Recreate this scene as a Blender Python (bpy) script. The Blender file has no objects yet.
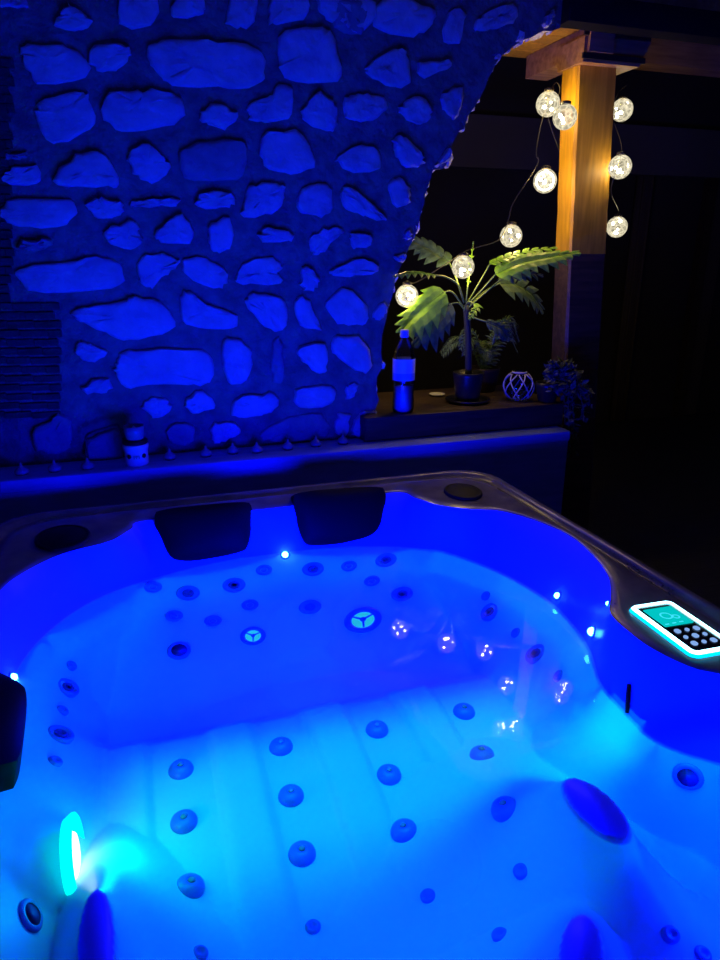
import bpy, math, random
from mathutils import Vector, Matrix, Quaternion
from mathutils.bvhtree import BVHTree
random.seed(7)
sc = bpy.context.scene
col = sc.collection
sc.view_settings.view_transform = 'Standard'
sc.view_settings.look = 'None'

# ------------------------------------------------------------------ camera
F = 690.0
PITCH = math.atan(225 / 690.0)
YAW = math.radians(18.2)
CAM = Vector((0, 0, 1.8))
cd = bpy.data.cameras.new('camera')
cam = bpy.data.objects.new('camera', cd)
col.objects.link(cam)
cam.location = CAM
cam.rotation_euler = (math.pi / 2 - PITCH, 0, -YAW)
cd.sensor_fit = 'VERTICAL'
cd.sensor_height = 24.0
cd.lens = 24.0 * F / 960.0
cd.clip_start = 0.02
sc.camera = cam
ROT = cam.rotation_euler.to_matrix()


def ray(px, py):
    return ROT @ Vector(((px - 360) / F, -(py - 480) / F, -1.0))


def aty(px, py, y):
    r = ray(px, py)
    return CAM + r * ((y - CAM.y) / r.y)


def atz(px, py, z):
    r = ray(px, py)
    return CAM + r * ((z - CAM.z) / r.z)


# ------------------------------------------------------------------ helpers
WL = {}          # world location of every parent


class MB:
    def __init__(s):
        s.v = []
        s.f = []
        s.m = []

    def add(s, vs, fs, mi=0):
        o = len(s.v)
        s.v += [Vector(p) for p in vs]
        s.f += [tuple(i + o for i in f) for f in fs]
        s.m += [mi] * len(fs)
        return s

    def box(s, x0, x1, y0, y1, z0, z1, mi=0, bev=0.0):
        if bev <= 0:
            vs = [(x, y, z) for z in (z0, z1) for y in (y0, y1) for x in (x0, x1)]
            return s.add(vs, [(0, 2, 3, 1), (4, 5, 7, 6), (0, 1, 5, 4), (2, 6, 7, 3), (0, 4, 6, 2), (1, 3, 7, 5)], mi)
        b = bev
        rings = []
        def ring(ix, z):
            return [(x0 + ix + b, y0 + ix, z), (x1 - ix - b, y0 + ix, z), (x1 - ix, y0 + ix + b, z), (x1 - ix, y1 - ix - b, z),
                    (x1 - ix - b, y1 - ix, z), (x0 + ix + b, y1 - ix, z), (x0 + ix, y1 - ix - b, z), (x0 + ix, y0 + ix + b, z)]
        rings = [ring(b, z0), ring(b * .3, z0 + b * .3), ring(0, z0 + b), ring(0, z1 - b), ring(b * .3, z1 - b * .3), ring(b, z1)]
        return s.loft(rings, mi, True, True)

    def loft(s, rings, mi=0, cap0=False, cap1=False, closed=True):
        n = len(rings[0])
        vs = [p for r in rings for p in r]
        fs = []
        for i in range(len(rings) - 1):
            for j in range(n if closed else n - 1):
                a = i * n + j
                b = i * n + (j + 1) % n
                fs.append((a, b, b + n, a + n))
        if cap0:
            fs.append(tuple(reversed(range(n))))
        if cap1:
            fs.append(tuple((len(rings) - 1) * n + j for j in range(n)))
        return s.add(vs, fs, mi)

    def lathe(s, prof, c=(0, 0, 0), n=24, mi=0, cap0=True, cap1=True):
        c = Vector(c)
        rings = [[c + Vector((r * math.cos(2 * math.pi * k / n), r * math.sin(2 * math.pi * k / n), z)) for k in range(n)] for r, z in prof]
        return s.loft(rings, mi, cap0, cap1)

    def tube(s, pts, rad, n=8, mi=0):
        pts = [Vector(p) for p in pts]
        if not isinstance(rad, (list, tuple)):
            rad = [rad] * len(pts)
        rings = []
        up = Vector((0.13, 0.21, 0.97))
        for i, p in enumerate(pts):
            t = (pts[min(i + 1, len(pts) - 1)] - pts[max(i - 1, 0)])
            if t.length < 1e-9:
                t = Vector((0, 0, 1))
            t.normalize()
            a = up - t * up.dot(t)
            if a.length < .05:
                a = Vector((1, 0, 0)) - t * t.x
            a.normalize()
            up = a
            b = t.cross(a)
            rings.append([p + (a * math.cos(2 * math.pi * k / n) + b * math.sin(2 * math.pi * k / n)) * rad[i] for k in range(n)])
        return s.loft(rings, mi, True, True)

    def sphere(s, c, r, nu=16, nv=10, mi=0, sz=1.0):
        prof = [(max(r * math.sin(math.pi * i / nv), 1e-4), -r * math.cos(math.pi * i / nv) * sz) for i in range(nv + 1)]
        return s.lathe(prof, c, nu, mi)

    def build(s, name, mats, parent=None, smooth=True, origin=None):
        """verts are world coordinates; stored relative to origin (or the parent's place)"""
        o0 = Vector(origin) if origin is not None else (WL[parent] if parent else Vector((0, 0, 0)))
        me = bpy.data.meshes.new(name)
        me.from_pydata([tuple(p - o0) for p in s.v], [], s.f)
        if not isinstance(mats, (list, tuple)):
            mats = [mats]
        for m in mats:
            me.materials.append(m)
        for p, mi in zip(me.polygons, s.m):
            p.material_index = mi
            p.use_smooth = smooth
        me.update()
        ob = bpy.data.objects.new(name, me)
        col.objects.link(ob)
        if parent:
            ob.parent = parent
            ob.location = o0 - WL[parent]
        else:
            ob.location = o0
        WL[ob] = o0
        return ob


def sharp(o, ang=35):
    """keep hard edges hard on smooth shaded meshes"""
    me = o.data
    import bmesh
    bm = bmesh.new()
    bm.from_mesh(me)
    for e in bm.edges:
        if len(e.link_faces) == 2 and e.calc_face_angle(0) > math.radians(ang):
            e.smooth = False
    bm.to_mesh(me)
    bm.free()
    return o


def empty(name, loc):
    o = bpy.data.objects.new(name, None)
    o.empty_display_size = .1
    o.location = loc
    col.objects.link(o)
    WL[o] = Vector(loc)
    return o


def tag(o, label=None, cat=None, group=None, kind=None):
    if label: o['label'] = label
    if cat: o['category'] = cat
    if group: o['group'] = group
    if kind: o['kind'] = kind
    return o


def crv(pts, n=8):
    """catmull-rom through points"""
    pts = [Vector(p) for p in pts]
    P = [pts[0] * 2 - pts[1]] + pts + [pts[-1] * 2 - pts[-2]]
    out = []
    for i in range(1, len(P) - 2):
        for k in range(n):
            t = k / n
            a, b, c, d = P[i - 1], P[i], P[i + 1], P[i + 2]
            out.append(.5 * ((2 * b) + (c - a) * t + (2 * a - 5 * b + 4 * c - d) * t * t + (3 * b - a - 3 * c + d) * t ** 3))
    out.append(pts[-1])
    return out


def sst(a, b, x):
    t = min(1, max(0, (x - a) / (b - a)))
    return t * t * (3 - 2 * t)


# ------------------------------------------------------------------ materials
def mat(name, base=(.5, .5, .5), rough=.5, metal=0, emit=None, es=0, spec=.5, noise=None, bump=None, coat=0):
    m = bpy.data.materials.new(name)
    m.use_nodes = True
    nt = m.node_tree
    b = nt.nodes['Principled BSDF']
    b.inputs['Base Color'].default_value = (*base, 1)
    b.inputs['Roughness'].default_value = rough
    b.inputs['Metallic'].default_value = metal
    b.inputs['Specular IOR Level'].default_value = spec
    b.inputs['Coat Weight'].default_value = coat
    if emit:
        b.inputs['Emission Color'].default_value = (*emit, 1)
        b.inputs['Emission Strength'].default_value = es
    tc = nt.nodes.new('ShaderNodeTexCoord')
    if noise:                       # (scale, dark colour, light colour, (sx,sy,sz))
        sca, c0, c1, st = noise
        mp = nt.nodes.new('ShaderNodeMapping')
        mp.inputs['Scale'].default_value = st
        nt.links.new(tc.outputs['Object'], mp.inputs['Vector'])
        n = nt.nodes.new('ShaderNodeTexNoise')
        n.inputs['Scale'].default_value = sca
        n.inputs['Detail'].default_value = 6
        nt.links.new(mp.outputs[0], n.inputs['Vector'])
        r = nt.nodes.new('ShaderNodeValToRGB')
        r.color_ramp.elements[0].position = .3
        r.color_ramp.elements[1].position = .7
        r.color_ramp.elements[0].color = (*c0, 1)
        r.color_ramp.elements[1].color = (*c1, 1)
        nt.links.new(n.outputs['Fac'], r.inputs['Fac'])
        nt.links.new(r.outputs['Color'], b.inputs['Base Color'])
    if bump:                        # (scale, strength, distance)
        n2 = nt.nodes.new('ShaderNodeTexNoise')
        n2.inputs['Scale'].default_value = bump[0]
        n2.inputs['Detail'].default_value = 8
        nt.links.new(tc.outputs['Object'], n2.inputs['Vector'])
        bp = nt.nodes.new('ShaderNodeBump')
        bp.inputs['Strength'].default_value = bump[1]
        bp.inputs['Distance'].default_value = bump[2]
        nt.links.new(n2.outputs['Fac'], bp.inputs['Height'])
        nt.links.new(bp.outputs['Normal'], b.inputs['Normal'])
    return m


def emis(name, c, s):
    m = bpy.data.materials.new(name)
    m.use_nodes = True
    nt = m.node_tree
    nt.nodes.remove(nt.nodes['Principled BSDF'])
    e = nt.nodes.new('ShaderNodeEmission')
    e.inputs['Color'].default_value = (*c, 1)
    e.inputs['Strength'].default_value = s
    nt.links.new(e.outputs[0], nt.nodes['Material Output'].inputs['Surface'])
    return m


def clear(name, tint=(1, 1, 1), ior=1.33, rough=0.0, bump=None, emit=None, es=0.0, mixk=1.0, crack=False):
    """thin clear surface: see through with fresnel reflection (+ optional milky glow)"""
    m = bpy.data.materials.new(name)
    m.use_nodes = True
    nt = m.node_tree
    nt.nodes.remove(nt.nodes['Principled BSDF'])
    N = nt.nodes.new
    L = nt.links.new
    tr = N('ShaderNodeBsdfTransparent')
    tr.inputs['Color'].default_value = (*tint, 1)
    gl = N('ShaderNodeBsdfGlossy')
    gl.inputs['Roughness'].default_value = rough
    fr = N('ShaderNodeFresnel')
    fr.inputs['IOR'].default_value = ior
    mx = N('ShaderNodeMixShader')
    L(fr.outputs[0], mx.inputs[0])
    L(tr.outputs[0], mx.inputs[1])
    L(gl.outputs[0], mx.inputs[2])
    tc = N('ShaderNodeTexCoord')
    if bump:
        n2 = N('ShaderNodeTexNoise')
        n2.inputs['Scale'].default_value = bump[0]
        n2.inputs['Detail'].default_value = 2
        L(tc.outputs['Object'], n2.inputs['Vector'])
        bp = N('ShaderNodeBump')
        bp.inputs['Strength'].default_value = bump[1]
        bp.inputs['Distance'].default_value = bump[2]
        L(n2.outputs['Fac'], bp.inputs['Height'])
        L(bp.outputs['Normal'], gl.inputs['Normal'])
    last = mx.outputs[0]
    if emit:
        e = N('ShaderNodeEmission')
        e.inputs['Color'].default_value = (*emit, 1)
        e.inputs['Strength'].default_value = es
        if crack:
            vo = N('ShaderNodeTexVoronoi')
            vo.feature = 'DISTANCE_TO_EDGE'
            vo.inputs['Scale'].default_value = 38
            L(tc.outputs['Object'], vo.inputs['Vector'])
            rp = N('ShaderNodeMapRange')
            rp.inputs['From Min'].default_value = 0
            rp.inputs['From Max'].default_value = .25
            rp.inputs['To Min'].default_value = es * 1.7
            rp.inputs['To Max'].default_value = es * .55
            L(vo.outputs['Distance'], rp.inputs['Value'])
            L(rp.outputs[0], e.inputs['Strength'])
        ad = N('ShaderNodeMixShader')
        ad.inputs[0].default_value = mixk
        L(last, ad.inputs[1])
        L(e.outputs[0], ad.inputs[2])
        last = ad.outputs[0]
    L(last, nt.nodes['Material Output'].inputs['Surface'])
    return m


M = dict(
    shell=mat('light_tinted_acrylic', (.78, .8, .82), .35, spec=.08),
    rim=mat('marbled_dark_acrylic', (.2, .19, .2), .22, noise=(9, (.13, .12, .13), (.26, .24, .24), (1, 1, 1)), spec=.5),
    skirt=mat('grey_skirt_panel', (.03, .028, .03), .6),
    pillow=mat('black_foam', (.004, .004, .006), .6, spec=.06),
    jet=mat('blue_grey_jet_plastic', (.08, .12, .6), .3, spec=.3),
    jetdark=mat('dark_jet_plastic', (.04, .04, .07), .35),
    hole=mat('black_opening', (.004, .004, .01), .6, spec=.2),
    eye=mat('dark_jet_opening', (.02, .03, .3), .5, spec=.2),
    mortar=mat('rough_mortar', (.16, .15, .15), .95, noise=(14, (.10, .095, .1), (.2, .19, .19), (1, 1, 1)), bump=(35, .8, .02), spec=.1),
    stone=mat('rubble_stone', (.6, .58, .55), .9, noise=(11, (.26, .28, .34), (.42, .44, .5), (1, 1, 1)), bump=(28, .7, .015), spec=.1),
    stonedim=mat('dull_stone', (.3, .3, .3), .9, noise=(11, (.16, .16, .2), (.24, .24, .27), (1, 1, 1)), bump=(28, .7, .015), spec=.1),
    brick=mat('dark_brick', (.05, .045, .045), .9, noise=(9, (.03, .03, .03), (.075, .07, .07), (1, 1, 3)), bump=(60, .6, .01), spec=.1),
    render=mat('pale_broken_plaster', (.62, .6, .57), .95, bump=(60, 1, .02), spec=.1),
    coping=mat('painted_coping', (.34, .33, .34), .7, noise=(6, (.16, .22, .55), (.22, .28, .68), (1, 6, 6)), bump=(40, .3, .008), spec=.2),
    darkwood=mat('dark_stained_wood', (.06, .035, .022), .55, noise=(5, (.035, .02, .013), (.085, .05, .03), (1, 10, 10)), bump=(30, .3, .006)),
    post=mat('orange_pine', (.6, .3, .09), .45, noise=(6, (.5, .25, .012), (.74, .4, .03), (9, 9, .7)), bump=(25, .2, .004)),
    beam=mat('brown_beam', (.4, .2, .08), .6, noise=(5, (.26, .12, .045), (.5, .27, .11), (.8, 8, 8)), bump=(25, .3, .006)),
    ceil=mat('pale_ceiling_boards', (.5, .48, .46), .9, noise=(3, (.42, .4, .38), (.55, .53, .5), (1, 12, 1))),
    blacktimber=mat('black_timber', (.008, .008, .012), .9, spec=.05),
    black=mat('black_metal', (.012, .012, .014), .4),
    wire=mat('dark_wire', (.02, .02, .02), .5),
    floor=mat('dark_deck', (.035, .035, .04), .6, noise=(4, (.025, .025, .03), (.05, .05, .055), (1, 14, 1))),
    far=mat('dark_far_plaster', (.05, .045, .045), .9),
    far3=mat('pale_far_rail', (.16, .15, .145), .8),
    far2=mat('far_timber', (.11, .085, .07), .8),
    leaf=mat('glossy_leaf', (.16, .3, .05), .38, noise=(30, (.17, .42, .025), (.34, .68, .05), (1, 1, 1))),
    leafdark=mat('deep_green_leaf', (.07, .13, .05), .45, noise=(30, (.04, .09, .03), (.1, .18, .07), (1, 1, 1))),
    ivy=mat('ivy_leaf', (.12, .16, .11), .5, noise=(40, (.03, .05, .03), (.15, .17, .13), (1, 1, 1))),
    stem=mat('green_stem', (.17, .28, .06), .45),
    darkstem=mat('dark_fibrous_stem', (.03, .04, .025), .8),
    soil=mat('potting_soil', (.02, .014, .01), .95, bump=(120, 1, .01)),
    pot=mat('dark_glazed_pot', (.014, .014, .02), .3),
    terracotta=mat('brown_pot', (.03, .018, .015), .6),
    frost=mat('frosted_glass', (.16, .16, .24), .25),
    ceramic=mat('white_ceramic', (.55, .55, .58), .3),
    label=mat('blue_label', (.2, .3, .75), .5),
    labelpale=mat('pale_label', (.6, .63, .8), .5),
    bwater=mat('blue_lit_water', (.12, .16, .5), .1),
    cap=mat('blue_cap', (.25, .35, .8), .4),
    rope=mat('pale_rope', (.6, .58, .52), .9, bump=(200, .6, .003)),
    knob=mat('frosted_knob', (.2, .2, .26), .35),
    droplet=mat('water_drop', (.12, .12, .14), .06, spec=1.0),
    white=mat('white_dish', (.7, .7, .7), .4),
    screenface=mat('black_panel_face', (.006, .006, .012), .15),
)
def light_tint_shell():  # waterline change of light put into the colour: deep blue above, paler below
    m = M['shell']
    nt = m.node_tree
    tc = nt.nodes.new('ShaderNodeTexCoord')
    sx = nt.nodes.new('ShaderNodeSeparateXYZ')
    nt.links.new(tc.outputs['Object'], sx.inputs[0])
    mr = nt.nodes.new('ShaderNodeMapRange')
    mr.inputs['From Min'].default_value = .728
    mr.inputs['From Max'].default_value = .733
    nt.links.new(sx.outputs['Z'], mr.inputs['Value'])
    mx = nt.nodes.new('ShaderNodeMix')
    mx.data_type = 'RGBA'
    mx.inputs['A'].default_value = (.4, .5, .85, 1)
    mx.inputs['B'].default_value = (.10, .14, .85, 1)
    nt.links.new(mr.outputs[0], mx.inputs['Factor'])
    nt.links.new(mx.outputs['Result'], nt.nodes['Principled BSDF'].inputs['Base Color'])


light_tint_shell()
M['water'] = clear('pool_water', (1, 1, 1), 1.33, 0.0, bump=None)
M['bottle'] = clear('clear_plastic', (.92, .95, 1), 1.5, .08, emit=None)
M['blueglass'] = clear('blue_glass', (.45, .55, .95), 1.5, .05)
M['globe'] = clear('crackle_globe_glass', (1, 1, 1), 1.45, .12, emit=(1, .9, .62), es=.62, mixk=.6, crack=True)
M['led'] = emis('warm_led', (1, .88, .6), 80)
M['cyan'] = emis('cyan_led', (.12, 1, .95), 14)
M['lampface'] = emis('lamp_lens', (.55, 1, .95), 4)
M['lampring'] = emis('lamp_ring', (0, 1, .85), 1.3)
M['panelglow'] = emis('panel_border_glow', (.4, .88, 1), 6)
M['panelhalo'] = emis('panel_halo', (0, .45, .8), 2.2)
M['screen'] = emis('teal_screen', (.0, .62, .62), .9)
M['screenmark'] = emis('screen_mark', (.05, .8, 1), 1.0)
M['button'] = emis('pale_buttons', (.28, .5, 1), .8)
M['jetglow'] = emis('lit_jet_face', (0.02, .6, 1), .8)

# ================================================================== SETTING
# floor, far wall, ceiling
b = MB().box(-4, 7, -2, 7, -.06, 0)
tag(b.build('floor', M['floor'], smooth=False), kind='structure')
b = MB().box(-4, 7, 6.4, 6.6, 0, 4.6)
tag(b.build('wall_far', M['far'], smooth=False), kind='structure')
b = MB()
tag(MB().box(-4, 7, -2, 6.6, 3.7, 3.8).build('ceiling', M['ceil'], smooth=False), kind='structure')
a0, a1 = aty(395, 164, 6.25), aty(800, 136, 6.25)
b.box(a0.x - 1, a1.x, 6.25, 6.4, a0.z, a1.z)
tag(b.build('trim_1', M['far3'], smooth=False), kind='structure')

# back stone wall: ragged opening at the right
YW = 3.02
edge_px = [(377, 440), (375, 410), (379, 400), (376, 390), (377, 377), (383, 366), (381, 352), (382, 335), (386, 320), (389, 305), (394, 291), (395, 280),
           (398, 272), (405, 258), (409, 247), (413, 240), (417, 231), (419, 222), (421, 212), (424, 205), (425, 195), (429, 184), (433, 170), (443, 169),
           (450, 160), (451, 146), (455, 139), (459, 131), (464, 129), (468, 116), (474, 108), (480, 98), (485, 88), (488, 79), (493, 70), (499, 58), (509, 50),
           (521, 41), (532, 37), (543, 31), (552, 31), (560, 28)]
edge = [aty(x, y, YW) for x, y in edge_px]
poly = [Vector((-2.2, YW, .9))] + [Vector((edge[0].x, YW, .9))] + edge
top_r = aty(562, 6, YW)
poly += [Vector((edge[-1].x + .01, YW, top_r.z)), Vector((4.2, YW, top_r.z)), Vector((4.2, YW, 3.6)), Vector((-2.2, YW, 3.6))]
b = MB()
n = len(poly)
TH = .15
back = [p + Vector((0, TH, 0)) for p in poly]
b.add(poly + back, [tuple(range(n)), tuple(reversed(range(n, 2 * n)))], 0)
# reveal with broken plaster: several jittered rings across the thickness
ring_pts = [[] for _ in range(5)]
for i in range(n):
    for k in range(5):
        q = poly[i] + Vector((0, TH * k / 4, 0))
        if 1 < i < n - 4 and 0 < k < 4:
            q = q + Vector((random.uniform(-.028, .008), 0, random.uniform(-.012, .022)))
        ring_pts[k].append(q)
b.loft(ring_pts, 1)
# plaster crumbs along the broken edge
for i in range(3, n - 5):
    p = poly[i]
    if random.random() < .65:
        s_ = random.choice((.007, .012, .018, .026)) * random.uniform(.8, 1.15)
        c = p + Vector((-s_ * .15, random.uniform(0.0, .02), s_ * .4))
        vs = [c + Vector((random.uniform(.6, 1.1) * s_ * math.cos(t) * 1.1, random.uniform(-.4, .4) * s_, random.uniform(.6, 1.2) * s_ * math.sin(t) * 1.5)) for t in [k * 2 * math.pi / 7 for k in range(7)]]
        vs2 = [v + Vector((0, .03, 0)) for v in vs]
        ctr = c + Vector((0, -s_ * .5, 0))
        b.add([ctr] + vs + vs2, [(0, k + 1, (k + 1) % 7 + 1) for k in range(7)] + [(k + 1, k + 8, (k + 1) % 7 + 8, (k + 1) % 7 + 1) for k in range(7)], 1)

# rubble stones, outlined as they sit in the wall
ST = {
 'A': (0, 0, 4.0, [
  [(0, 0), (105, 0), (110, 30), (0, 25)], [(270, 20), (320, 50), (375, 95), (300, 125), (215, 105), (240, 55)], [(480, -60), (625, -60), (625, 105), (480, 110)],
  [(85, 180), (210, 185), (300, 200), (362, 305), (150, 335), (110, 260)], [(355, 185), (510, 180), (520, 225), (470, 280), (380, 280)],
  [(155, 440), (165, 405), (320, 370), (350, 390), (378, 505), (220, 585), (155, 500)], [(430, 390), (480, 365), (560, 375), (600, 360), (720, 390), (720, 490), (500, 530), (415, 470)]]),
 'B': (180, 0, 4.0, [
  [(-115, 190), (-60, 170), (130, 170), (320, 195), (320, 330), (220, 350), (0, 340), (-60, 310), (-110, 250)], [(-10, -30), (85, -30), (95, 40), (60, 70), (-35, 70)],
  [(215, -50), (315, -50), (300, 90), (240, 112), (180, 95)], [(375, -50), (500, -50), (510, 75), (370, 100), (355, 80)], [(560, -30), (720, -40), (790, 60), (700, 140), (610, 90), (560, 45)],
  [(395, 130), (560, 120), (600, 135), (648, 330), (440, 315), (405, 270)], [(75, 460), (155, 410), (235, 470), (180, 520), (110, 495)],
  [(270, 415), (360, 395), (380, 345), (445, 345), (445, 470), (350, 488), (290, 480)], [(500, 430), (550, 365), (610, 410), (628, 500), (600, 522), (490, 485)], [(660, 390), (760, 380), (800, 430), (770, 475), (665, 475)]]),
 'C': (340, 0, 3.0, [
  [(105, 20), (170, -15), (270, 30), (280, 60), (230, 105), (105, 90)], [(320, 35), (375, 30), (360, 130), (305, 125)], [(405, 85), (420, 50), (500, 15), (530, 30), (525, 65), (440, 95)],
  [(605, 65), (632, 30), (640, 60), (612, 85)], [(75, 205), (160, 150), (190, 155), (210, 245), (165, 265), (90, 225)], [(230, 185), (325, 180), (330, 205), (240, 238)],
  [(15, 310), (40, 285), (125, 290), (142, 330), (90, 362), (20, 360)], [(180, 320), (215, 292), (260, 300), (270, 355), (235, 375), (185, 345)], [(300, 290), (360, 260), (365, 300), (345, 360), (310, 330)],
  [(-20, 475), (60, 435), (110, 450), (120, 510), (30, 518)], [(160, 420), (185, 410), (245, 465), (245, 490), (200, 505), (165, 460)], [(295, 480), (325, 440), (325, 480), (285, 505)],
  [(140, 560), (170, 530), (210, 570), (205, 610), (165, 625)], [(5, 580), (25, 560), (120, 630), (60, 645), (10, 620)]]),
 'D': (0, 140, 4.0, [
  [(10, 145), (50, 110), (158, 105), (158, 175), (15, 175)], [(215, 155), (325, 50), (430, 70), (470, 160), (450, 185), (250, 185)], [(520, 50), (600, 15), (645, 70), (680, 110), (630, 170), (560, 150), (520, 100)],
  [(10, 280), (50, 240), (270, 235), (305, 300), (220, 352), (60, 340), (15, 310)], [(350, 260), (400, 232), (495, 250), (480, 300), (420, 315), (360, 290)], [(525, 260), (560, 240), (640, 240), (715, 235), (700, 265), (540, 275)],
  [(415, 370), (470, 340), (545, 320), (550, 375), (570, 400), (535, 440), (440, 410)], [(620, 370), (690, 310), (740, 305), (770, 380), (740, 420), (640, 400)],
  [(85, 510), (270, 490), (370, 465), (475, 500), (475, 590), (150, 605), (90, 560)], [(560, 470), (640, 455), (715, 480), (700, 515), (650, 540), (610, 590), (555, 565)]]),
 'E': (180, 140, 4.0, [
  [(325, -20), (420, -30), (490, -15), (545, 100), (430, 135), (330, 100)], [(65, 235), (90, 210), (205, 215), (215, 250), (180, 270), (65, 265)],
  [(270, 190), (320, 178), (410, 180), (415, 220), (390, 285), (250, 310), (260, 250)], [(470, 200), (600, 170), (605, 280), (580, 300), (480, 295)], [(115, 345), (205, 305), (210, 430), (130, 450), (115, 400)],
  [(310, 375), (360, 350), (440, 370), (445, 410), (320, 405)], [(520, 400), (560, 360), (640, 350), (645, 385), (600, 410), (560, 460), (525, 450)], [(15, 480), (100, 470), (180, 520), (185, 580), (130, 590), (20, 540)],
  [(225, 550), (260, 490), (370, 465), (400, 510), (385, 530), (410, 575), (230, 570)], [(480, 510), (520, 505), (555, 560), (530, 600), (485, 590)]]),
 'F': (300, 180, 4.5, [
  [(190, 40), (225, 35), (380, 160), (370, 180), (270, 150), (195, 80)], [(225, 260), (240, 240), (320, 240), (310, 305), (240, 305)], [(140, 405), (300, 345), (355, 420), (230, 435), (145, 425)],
  [(105, 565), (200, 480), (300, 570), (290, 650), (180, 650)], [(320, 620), (375, 535), (390, 590), (360, 630)], [(420, 340), (480, 330), (465, 370), (430, 360)], [(462, 240), (492, 222), (496, 262), (470, 270)]]),
 'G': (0, 290, 4.0, [
  [(290, 90), (340, 70), (500, 50), (520, 30), (640, 50), (695, 140), (640, 175), (500, 195), (420, 160), (340, 130)], [(310, 215), (330, 205), (440, 245), (375, 290), (310, 265)], [(335, 380), (440, 345), (445, 410), (340, 415)],
  [(475, 300), (495, 255), (540, 245), (830, 240), (835, 350), (790, 375), (640, 370), (510, 390), (475, 330)], [(560, 465), (620, 425), (680, 445), (675, 495), (620, 515)]]),
 'H': (180, 290, 3.27, [
  [(5, 15), (40, 10), (90, 50), (180, 85), (175, 125), (60, 120), (5, 100)], [(210, 40), (240, 15), (345, 30), (345, 120), (310, 137), (260, 100)], [(375, 30), (410, 25), (470, 140), (380, 110)],
  [(135, 165), (190, 160), (240, 210), (210, 300), (150, 300)], [(375, 195), (470, 165), (480, 260), (450, 272), (405, 235)], [(498, 170), (520, 150), (600, 165), (622, 240), (600, 272), (510, 220)],
  [(20, 360), (65, 320), (120, 380), (70, 400), (20, 390)], [(170, 380), (190, 350), (300, 335), (322, 370), (270, 410), (180, 415)], [(375, 320), (505, 310), (500, 375), (380, 385)], [(540, 310), (580, 305), (570, 345), (545, 360)],
  [(105, 435), (180, 430), (200, 465), (140, 500), (105, 490)], [(510, 405), (555, 400), (545, 475), (505, 470)], [(570, 420), (600, 395), (640, 395), (635, 410), (600, 430), (595, 480), (565, 470)]]),
}
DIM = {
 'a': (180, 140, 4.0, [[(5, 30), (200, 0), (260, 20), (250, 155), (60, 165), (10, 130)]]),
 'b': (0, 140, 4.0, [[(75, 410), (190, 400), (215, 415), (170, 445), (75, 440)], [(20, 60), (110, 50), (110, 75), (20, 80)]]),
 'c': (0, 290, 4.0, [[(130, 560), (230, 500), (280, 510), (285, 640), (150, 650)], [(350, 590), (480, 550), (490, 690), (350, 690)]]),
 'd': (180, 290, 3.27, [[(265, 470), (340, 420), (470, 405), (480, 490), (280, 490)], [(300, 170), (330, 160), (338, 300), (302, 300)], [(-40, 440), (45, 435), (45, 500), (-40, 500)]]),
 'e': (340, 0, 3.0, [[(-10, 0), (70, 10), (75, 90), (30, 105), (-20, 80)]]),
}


def stone(pts, mi, depth):
    # round the outline, roughen it, and puff the face
    P = [Vector((p.x, p.z)) for p in pts]
    for it in range(2):
        Q = []
        for i in range(len(P)):
            a, c = P[i], P[(i + 1) % len(P)]
            k = .2 if it == 0 else .25
            Q += [a.lerp(c, k), a.lerp(c, 1 - k)]
        P = Q
    c = sum(P, Vector((0, 0))) / len(P)
    P = [p + Vector((random.gauss(0, .0035), random.gauss(0, .0035))) for p in P]
    m = len(P)
    rings = []
    tilt = (random.uniform(-.12, .12), random.uniform(-.10, .22))
    for sc_, d in ((1.12, -.02), (1.09, depth * .5), (1.04, depth * .85), (.9, depth), (.6, depth * 1.08), (.28, depth * 1.05)):
        r = []
        for p in P:
            q = c + (p - c) * sc_
            dd = d + (0 if d < 0 else (tilt[0] * (q.x - c.x) + tilt[1] * (q.y - c.y)) * .25 + random.gauss(0, .0025))
            r.append(Vector((q.x, YW - dd, q.y)))
        rings.append(r)
    b.loft(rings, mi, False, True)


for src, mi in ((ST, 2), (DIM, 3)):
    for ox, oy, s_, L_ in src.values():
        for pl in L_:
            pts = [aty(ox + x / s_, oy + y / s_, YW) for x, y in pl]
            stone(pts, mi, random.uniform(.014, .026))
# the same rubble goes on to the left of the brick pier
zz = 1.02
while zz < 3.4:
    hh = random.uniform(.09, .17)
    x = -2.15
    while x < -.85:
        ww = random.uniform(.1, .3)
        c_ = [(0, .1), (.3, 0), (.75, .04), (1, .3), (.95, .8), (.6, 1), (.15, .9)]
        stone([Vector((x + ww * u + random.uniform(-.012, .012), YW, zz + hh * v + random.uniform(-.012, .012))) for u, v in c_], 2, random.uniform(.014, .026))
        x += ww + random.uniform(.05, .1)
    zz += hh + random.uniform(.04, .07)
# thin dark bricks of the pier at the far left
for r in range(40):
    py = 60 + r * 9.0
    if py > 425:
        break
    wide = 62 if py > 300 else 14
    x = -60 + (r % 2) * 14
    while x < wide:
        w = random.uniform(24, 30)
        x1 = min(x + w, wide + random.uniform(-3, 2))
        if x1 - x > 5:
            p0, p1 = aty(x, py + 7.2, YW), aty(x1 - 1.5, py, YW)
            b.box(p0.x, p1.x, YW - random.uniform(.008, .014), YW + .01, p0.z, p1.z, 4)
        x += w
w = b.build('wall_back', [M['mortar'], M['render'], M['stone'], M['stonedim'], M['brick']])
sharp(w, 50)
tag(w, kind='structure')

# masonry plinth (bench) in front of the wall, and its coping
P_Y, P_Z, P_X1 = 2.82, .975, 2.03
b = MB().box(-2.2, P_X1 - .01, P_Y + .012, YW + .02, 0, P_Z - .05)
b.box(-2.2, P_X1, P_Y, YW + .02, P_Z - .055, P_Z, 0, .012)
tag(sharp(b.build('trim_2', M['coping']), 40), kind='structure')
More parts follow.
